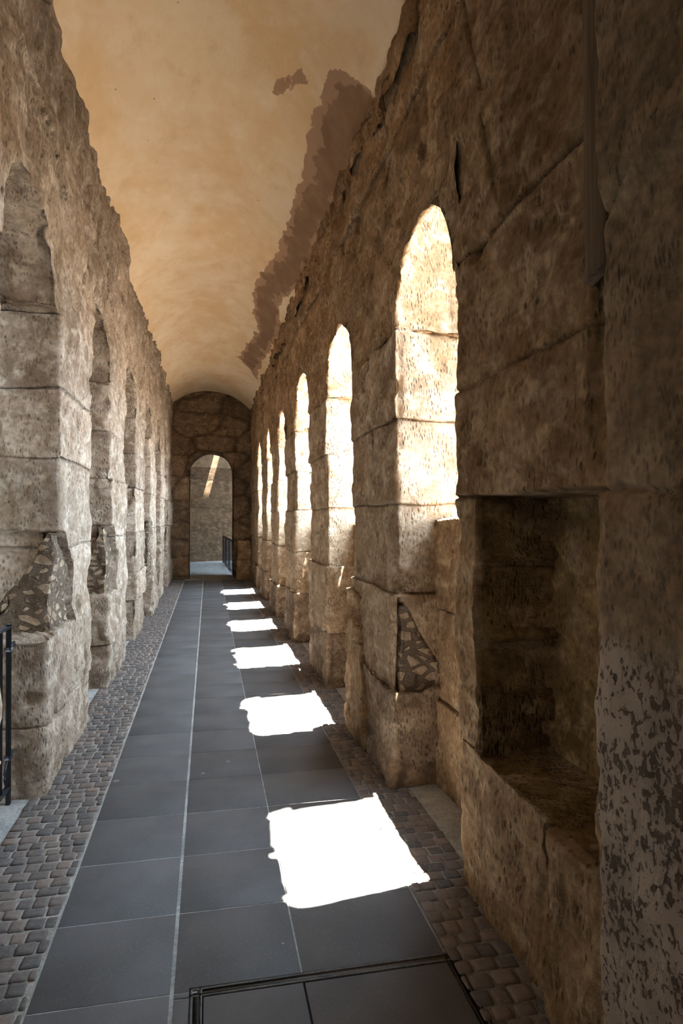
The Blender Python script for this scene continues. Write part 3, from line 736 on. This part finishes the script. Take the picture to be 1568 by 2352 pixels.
# mottled wall nearest the camera
def mottled():
    step = 0.012; ys = np.concatenate([np.arange(YBACK, 0.9, 0.08), np.arange(0.9, 1.60, step)]); zr = zrows(0, 4.52, 0.014, [1.66, 2.45])
    Y, Z = np.meshgrid(ys, zr, indexing='ij'); n, mm = Y.shape
    edge = 1.60 + 0.018 * pn(np.stack([Z.ravel() * 0, Z.ravel() * 0 + 1, Z.ravel() * 4.2], 1)).reshape(n, mm) + 0.006 * pn(np.stack([Z.ravel() * 0, Z.ravel() * 0 + 3, Z.ravel() * 17], 1)).reshape(n, mm)
    sc = smooth(1.2, 1.59, Y); Y2 = Y + (edge - 1.60) * sc
    X = np.full_like(Y, 1.045) - 0.02 * smooth(1.75, 1.6, Z); r = smooth(1.565, 1.592, Y); X = X + 0.06 * r ** 2.2
    X = X - 0.02 * smooth(2.4, 2.5, Z) 
    V = np.stack([X, Y2, Z], -1).reshape(-1, 3)
    d = 0.014 * fbm(V * 2.4 + 8, 3) + 0.006 * fbm(V * 9, 3) + 0.003 * pn(V * np.array([1, 30, 18]))
    jd = np.minimum(np.abs(V[:, 2] - 1.66 - 0.03 * pn(V * 3)), np.abs(V[:, 2] - 2.45 - 0.6 * (1.5 - V[:, 1])))
    d = d - 0.018 * np.exp(-(jd / 0.008) ** 2)
    V2 = V.copy(); V2[:, 0] -= d
    Fq = grid_faces(n, mm)
    if vnormals(V2, Fq)[:, 0].mean() > 0: Fq = Fq[:, ::-1].copy()
    # closing side towards the niche wall
    Vg = V2.reshape(n, mm, 3); ex = Vg[-1].copy(); ex[:, 0] += 0.10
    V3 = np.concatenate([V2, ex]); a = (n - 1) * mm + np.arange(mm - 1); b = n * mm + np.arange(mm - 1)
    F2 = np.stack([a, a + 1, b + 1, b], 1)
    mesh_obj('mottled_wall', V3, np.concatenate([Fq, F2]), M['stone_near'], wr, (0, 0, 0), {'tone': np.ones(len(V3)) * 0.95})
mottled()
# mass behind the near walls
MB().box((XR + ND + 0.35, -0.02, 2.4), (0.60, 5.4, 5.2)).build('wall_mass', M['stone_r'], wr)
MB().box((XR + 0.17, -0.75, 2.26), (0.36, 4.5, 4.52)).build('wall_mass', M['stone_r'], wr)
# timber board on the wall
tb = empty('timber_board', (1.03, 1.61, 2.28), 'dark vertical timber board fixed to the near right wall above head height', 'board')
def board():
    zr = np.linspace(2.28, 4.5, 60); V = []
    prof = [(0.0, 0.0), (-0.03, 0.004), (-0.036, 0.012), (-0.036, 0.105), (-0.03, 0.115), (0.0, 0.12)]
    for dx, dy in prof:
        for z in zr:
            V.append((1.087 + dx, 1.575 + dy + 0.012 * (z - 2.28), z + (0.06 - dy) * 0.3 * (4.5 - z) / 2.2))
    V = np.array(V); Fq = grid_faces(len(prof), len(zr)); V += 0.0015 * np.stack([pn(V * 5), pn(V * 5 + 3), pn(V * 0)], 1)
    if vnormals(V, Fq)[:, 0].mean() > 0: Fq = Fq[:, ::-1].copy()
    V = np.concatenate([V, V[[0, 60 * 5]]]); nz = len(zr); cap = np.array([[k * nz, (k + 1) * nz, (k + 1) * nz, (k + 1) * nz] for k in range(5)])
    Fl = [list(f) for f in Fq] + [[k * nz for k in range(6)]]; Fq = Fl; V = V[:-2]
    mesh_obj('plank', V, Fq, M['timber'], tb, (1.03, 1.61, 2.28))
    MB().bar((1.070, 1.566, 2.33), (1.070, 1.592, 4.5), 0.03, 0.02).build('side_batten', M['timber'], tb, (1.03, 1.61, 2.28))
board()

# ------------------------------------------------------------------ outer sills of the right openings
for i, (a, b) in enumerate(R_OPEN):
    hgt = [1.58, 1.52, 1.5, 1.5, 1.5, 1.5][i]
    V, Fq, tn = column_mesh([(1.35, a - 0.12), (1.50, a - 0.12), (1.50, b + 0.12), (1.35, b + 0.12)], 0, hgt, 0.03, [0.5, 1.05], 0.015, 0.03, 60 + i, None, 0.8, True)
    o = mesh_obj('parapet', V, Fq, M['stone_r'], None, (1.43, (a + b) / 2, 0), {'tone': tn})
    tag(o, ['low stone parapet closing the nearest right opening, beside the niche', 'low stone parapet in the second opening on the right', 'low stone parapet in the third opening on the right',
            'low stone parapet in the fourth opening on the right', 'low stone parapet in the fifth opening on the right', 'low stone parapet in the farthest opening on the right'][i], 'parapet', 'parapets of the right openings')

# ------------------------------------------------------------------ vault
def vault(y0, y1, name, xl, xr, zl, zr_, rise, mat, damp=False, stepy=0.05, thick=0.12):
    ns = 64; ys = np.arange(y0, y1 + stepy, stepy); P = []
    hw = (xr - xl) / 2; xc = (xr + xl) / 2; R = (hw * hw + rise * rise) / (2 * rise); amax = math.asin(min(1, hw / R))
    for y in ys:
        for k in range(ns):
            a = -amax + 2 * amax * k / (ns - 1); x = xc + R * math.sin(a); z = (zl + zr_) / 2 + (zr_ - zl) * (x - xc) / (2 * hw) + R * math.cos(a) - R * math.cos(amax)
            P.append((x, y, z))
    V = np.array(P); Fq = grid_faces(len(ys), ns)
    V[:, 2] += 0.014 * fbm(V * np.array([1.2, 0.8, 0]), 3)
    if vnormals(V, Fq)[:, 2].mean() > 0: Fq = Fq[:, ::-1].copy()
    at = {}
    if damp:                                     # outline of the brown damp area, in floor-plan metres
        D = DAMP
        def sdp(x, y, poly):
            d = np.full(len(x), 1e9); ins = np.zeros(len(x), bool); n = len(poly)
            for i in range(n):
                x1, y1 = poly[i]; x2, y2 = poly[(i + 1) % n]; ex, ey = x2 - x1, y2 - y1
                t = np.clip(((x - x1) * ex + (y - y1) * ey) / (ex * ex + ey * ey), 0, 1)
                d = np.minimum(d, np.hypot(x - x1 - t * ex, y - y1 - t * ey))
                c = ((y1 > y) != (y2 > y)) & (x < (x2 - x1) * (y - y1) / (y2 - y1 + 1e-12) + x1); ins ^= c
            return np.where(ins, d, -d)
        s = np.full(len(V), -9.0)
        for poly in D: s = np.maximum(s, sdp(V[:, 0], V[:, 1], poly))
        at['damp'] = np.clip(s, -0.5, 0.5)
    return tag(mesh_obj(name, V, Fq, mat, attrs=at), kind='structure')
VC = dict(xl=-0.93, xr=1.13, zl=4.42, zr_=4.28, rise=0.45)
def vz(x):
    hw = (VC['xr'] - VC['xl']) / 2; xc = (VC['xr'] + VC['xl']) / 2; R = (hw * hw + VC['rise'] ** 2) / (2 * VC['rise']); x = min(max(x, VC['xl']), VC['xr'])
    return (VC['zl'] + VC['zr_']) / 2 + (VC['zr_'] - VC['zl']) * (x - xc) / (2 * hw) + math.sqrt(R * R - (x - xc) ** 2) - math.sqrt(R * R - hw * hw)
def ceil_pt(u, v):                               # survey point: where a sight line meets the vault
    dx = (u - 784) / F_PX; dz = (1186 - v) / F_PX; c, s = math.cos(YAW), math.sin(YAW)
    rx, ry = dx * c + s, c - dx * s; t = 3.2 / dz
    for _ in range(60):
        z = vz(rx * t); t = t * 0.5 + 0.5 * (z - 1.6) / dz
    return (rx * t, ry * t)
DAMP = [[ceil_pt(*p) for p in pl] for pl in (
    [(545, 820), (590, 760), (578, 690), (590, 640), (640, 570), (665, 490), (700, 380), (720, 260), (745, 175), (790, 160), (830, 185), (872, 240), (900, 300), (860, 360), (800, 450), (735, 560), (700, 640), (640, 700), (650, 760), (600, 830), (590, 870)],
    [(615, 212), (632, 180), (690, 155), (706, 188), (668, 193), (640, 222)])]
vault(YBACK, YEND + 0.05, 'ceiling', VC['xl'], VC['xr'], VC['zl'], VC['zr_'], VC['rise'], M['plaster'], True)
MB().box((-0.06, 7.2, 5.10), (2.98, 20.6, 0.35)).build('roof_slab', M['roof'], bpy.data.objects['ceiling'])
MB().box((1.30, 7.2, 4.98), (0.26, 20.6, 0.6)).build('roof_slab', M['roof'], bpy.data.objects['ceiling'])
MB().box((-1.25, 7.2, 4.8), (0.6, 20.6, 0.6)).build('roof_slab', M['roof'], bpy.data.objects['ceiling'])

# ------------------------------------------------------------------ end wall with arched doorway
def end_wall():
    dx0, dx1, zs = -0.47, 0.635, 2.70; y0, y1 = YEND, YEND + 0.75; st = 0.032
    xs = list(np.arange(-1.4, dx0, st)); c = (dx0 + dx1) / 2; r = (dx1 - dx0) / 2
    info = [(x, None) for x in xs] + [(dx0, None)]
    for i in range(41): ph = math.pi - math.pi * i / 40; info.append((c + r * math.cos(ph), ph))
    info += [(dx1, None)] + [(x, None) for x in np.arange(dx1 + st, 1.7, st)]
    V = []
    zmid = 3.4; zr = np.arange(zmid, 5.0, st)[1:]
    for x, ph in info:
        zi = 0.0 if ph is None else zs + r * math.sin(ph) * 0.98
        p = [(x, y0, z) for z in zr[::-1]] + [(x, y0, zmid + (zi - zmid) * t) for t in np.linspace(0, 1, 80)]
        p += [(x, y0 + (y1 - y0) * t, zi) for t in np.linspace(0, 1, 16)[1:]] + [(x, y1, zi + (5.0 - zi) * t) for t in np.linspace(0, 1, 10)[1:]]
        V.append(p)
    # jamb faces come from the step between neighbouring columns at dx0 / dx1
    V = np.array(V); n, mm = V.shape[:2]; V = V.reshape(-1, 3); Fq = grid_faces(n, mm); N = vnormals(V, Fq)
    if N.reshape(n, mm, 3)[:, 3, 1].mean() > 0: Fq = Fq[:, ::-1].copy(); N = -N
    def joints(P):
        # irregular polygonal masonry
        q = np.stack([P[:, 0] * 1.1, np.zeros(len(P)), P[:, 2] * 1.9], 1) + 0.15 * np.stack([pn(P * 1.5), 0 * P[:, 0], pn(P * 1.5 + 7)], 1)
        ci = np.floor(q).astype(int); d1 = np.full(len(P), 9.0); d2 = d1.copy(); idd = np.zeros(len(P))
        for a in (-1, 0, 1):
            for b in (-1, 0, 1):
                gx = ci[:, 0] + a; gz = ci[:, 2] + b; px = gx + hashv(gx, gz, 1.0) ; pz = gz + 0.5 + (hashv(gx, gz, 2.0) - 0.5) * 0.5
                d = np.hypot(q[:, 0] - px, q[:, 2] - pz); m = d < d1; d2 = np.where(m, d1, np.minimum(d2, d)); idd = np.where(m, gx * 7.3 + gz * 3.1, idd); d1 = np.where(m, d, d1)
        jd = (d2 - d1) * 0.3
        return jd * 0.16, (hashv(idd, 2.0) - 0.5) * 0.04 - 0.012 * np.exp(-(jd / 0.03) ** 2), 0.72 + 0.55 * hashv(idd, 4.0)
    V2, tone = relief(V, N, 1.5, joints, 6.0)
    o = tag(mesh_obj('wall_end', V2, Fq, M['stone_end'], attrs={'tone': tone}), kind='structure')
    return o
we = end_wall()
V, Fq, tn = column_mesh([(0.72, 16.72), (1.12, 16.72), (1.12, 17.1), (0.72, 17.1)], 0, 1.0, 0.03, [0.5], 0.05, 0.08, 5, None, 1.3, True)
tag(mesh_obj('stone_block', V, Fq, M['stone_r'], None, (0.9, 16.9, 0), {'tone': tn}), 'pale squared stone block in the right corner beside the doorway', 'stone block')

# ------------------------------------------------------------------ room beyond the doorway
RY0, RY1, RX0, RX1 = YEND + 0.7, 23.9, -1.3, 2.3
def plain_wall(name, A, U, Wd, nu, nv, mat, nrm, seed, zs=(), amp=1.0):
    A = np.array(A, float); U = np.array(U, float); Wd = np.array(Wd, float)
    u = np.linspace(0, 1, nu); v = np.linspace(0, 1, nv); G = (A + u[:, None, None] * U + v[None, :, None] * Wd).reshape(-1, 3)
    Fq = grid_faces(nu, nv); N = vnormals(G, Fq)
    if (N.mean(0) * np.array(nrm)).sum() < 0: Fq = Fq[:, ::-1].copy(); N = -N
    V2, tn = relief(G, N, amp, courses(zs, seed, 0.002, yj=None) if len(zs) else None, seed)
    return mesh_obj(name, V2, Fq, mat, attrs={'tone': tn})
SK = 0.40
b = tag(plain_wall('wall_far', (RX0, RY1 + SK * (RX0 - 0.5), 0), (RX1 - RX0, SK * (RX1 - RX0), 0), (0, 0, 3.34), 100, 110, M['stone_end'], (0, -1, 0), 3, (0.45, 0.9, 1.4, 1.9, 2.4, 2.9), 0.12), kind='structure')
far_pl = simple('far lime plaster', (0.42, 0.31, 0.20), 0.9, 0.3, 20)
b2 = plain_wall('plaster_lunette', (RX0, RY1 + SK * (RX0 - 0.5), 3.34), (RX1 - RX0, SK * (RX1 - RX0), 0), (0, 0, 1.5), 40, 30, far_pl, (0, -1, 0), 3, (), 0.2); b2.parent = b
MB().box(((RX0 + RX1) / 2, RY1 + 1.2, 2.5), (4.6, 0.6, 5.2)).build('wall_mass', M['stone_r'], b)
MB().box(((RX0 + RX1) / 2, (17.3 + RY1) / 2, -0.06), (RX1 - RX0 + 0.5, RY1 - 16.0, 0.08)).build('room_bed', M['grout'], fl)
rr = []; r_ = random.Random(4); y = 17.15
while y < RY1 + 0.8:
    x = RX0; h = 0.42
    while x < RX1: w = r_.uniform(0.5, 0.8); rr.append((x + .005, min(x + w, RX1) - .005, y + .005, min(y + h, RY1 + 0.9) - .005)); x += w
    y += h
plates(rr, 0.0, 0.004, M['pavers'], 'room_paving', fl, 8)
wlr = MB(); wlr.box((RX0 - 0.2, (RY0 + RY1) / 2, 2.4), (0.4, RY1 - RY0, 5.0)); tag(wlr.build('wall_west', M['stone_r']), kind='structure')
# right side of the room: unseen wall, its opening added to light the room
m = MB(); m.box((RX1 + 0.2, 18.2, 2.4), (0.4, 1.2, 5.0)); m.box((RX1 + 0.2, 22.6, 2.4), (0.4, 3.0, 5.0)); m.box((RX1 + 0.2, 19.55, 2.4), (0.4, 1.9, 5.0)); m.box((RX1 + 0.2, 20.8, 3.65), (0.4, 0.7, 2.7)); m.box((RX1 + 0.2, 20.8, 0.75), (0.4, 0.7, 1.5))
tag(m.build('wall_east', M['stone_r']), kind='structure')
# its roof, with a slit added by the back wall to cast a sun streak
m = MB(); HXa, HXb, HYa = 0.47, 0.71, RY1 - 0.9
RS = Matrix.Rotation(math.atan(SK), 3, 'Z'); m.box((0.5 + 0.7 * 0.371, RY1 - 0.165 - 0.7 * 0.928, 4.9), (4.4, 1.4, 0.15), RS)
m.box(((RX0 - 0.4 + RX1 + 0.4) / 2, (YEND + 0.2 + HYa) / 2, 4.9), (4.6, HYa - YEND - 0.2, 0.16))
m.box(((RX0 - 0.4 + HXa) / 2, RY1 + 0.5, 4.9), (HXa - RX0 + 0.4, 3.2, 0.16)); m.box(((HXb + RX1 + 0.4) / 2, RY1 + 0.5, 4.9), (RX1 + 0.4 - HXb, 3.2, 0.16))
tag(m.build('ceiling_far', far_pl), kind='structure')
# back of the corridor behind the camera
m = MB(); m.box((0.1, YBACK - 0.15, 2.5), (4.2, 0.3, 5.2)); tag(m.build('wall_back', M['stone_l']), kind='structure')

# ------------------------------------------------------------------ outdoors
tag(MB().box((31.5, 8, -0.9), (60, 90, 0.2)).build('ground', M['ground']), kind='structure')
tag(MB().box((-6.2, 8, -0.35), (7.8, 40, 0.2)).build('courtyard_ground', M['threshold']), kind='structure')
tag(MB().box((-4.6, 8, 2.2), (0.5, 24, 5.4)).build('wall_inner', M['stone_l']), kind='structure')
tag(MB().box((-2.90, 11.5, 4.75), (2.75, 17, 0.3)).box((-2.90, 2.1, 4.75), (2.75, 1.9, 0.3)).box((-2.88, -1.4, 4.75), (2.66, 5.2, 0.3)).build('court_light_cover', M['roof']), kind='structure')  # unseen roof added over the court to cut light from the left

# ------------------------------------------------------------------ iron railings
def iron_railing(ya, yb, x, label, z0=0.0):
    e = empty('iron_railing', (x, (ya + yb) / 2, z0), label, 'railing', 'iron railings in the left openings'); loc = (x, (ya + yb) / 2, z0)
    for y in (ya, yb):
        MB().bar((x, y, z0), (x, y, 1.0), 0.022, 0.030).build('post', M['iron'], e, loc)
    for z in (0.985, 0.10): MB().bar((x, ya, z), (x, yb, z), 0.030, 0.012).build('rail', M['iron'], e, loc)
    n = max(3, int((yb - ya) / 0.125))
    for k in range(1, n):
        y = ya + (yb - ya) * k / n
        MB().bar((x, y, 0.10), (x, y, 0.985), 0.012, 0.012).build('baluster', M['iron'], e, loc)
    for z in (0.86, 0.26):
        MB().bar((x, yb - 0.02, z), (x + 0.005, yb + 0.09, z + 0.02), 0.012, 0.024).box((x, yb, z), (0.036, 0.044, 0.022)).build('wall_bracket', M['iron'], e, loc)
    MB().tube([(x, yb - 0.02 - 0.05 * math.sin(t), 0.10 + 0.05 * t) for t in (0, .6, 1.2, 1.8, 2.4, 3.0)], 0.007).build('scroll', M['iron'], e, loc)
iron_railing(3.14, 3.93, -1.085, 'black wrought iron railing in the nearest left opening, against the dark base block')
iron_railing(7.70, 8.50, -1.085, 'black iron railing glimpsed in the left opening behind the second pier')
# railing beyond the doorway
e = empty('stair_railing', (0.58, 20.4, 0), 'black baluster railing with brown wooden handrail beyond the arched doorway', 'railing'); loc = (0.58, 20.4, 0)
pa = Vector((0.66, 17.95, 0)); pb = Vector((0.50, 22.9, 0)); n = 15
for z, w in ((0.90, 0.02), (0.10, 0.014)): MB().bar(pa + Vector((0, 0, z)), pb + Vector((0, 0, z)), 0.035, w).build('rail', M['iron'], e, loc)
MB().bar(pa + Vector((0.03, -0.05, 0.945)), pb + Vector((0.03, 0, 0.945)), 0.07, 0.05).build('handrail', M['wood_rail'], e, loc)
for k in range(n + 1):
    p = pa.lerp(pb, k / n); w = 0.034 if k in (0, 5, 10, n) else 0.014
    MB().bar(p, p + Vector((0, 0, 0.91)), w, w).build('post' if w > 0.02 else 'baluster', M['iron'], e, loc)

for o in bpy.data.objects:
    if '_w' in o: del o['_w']
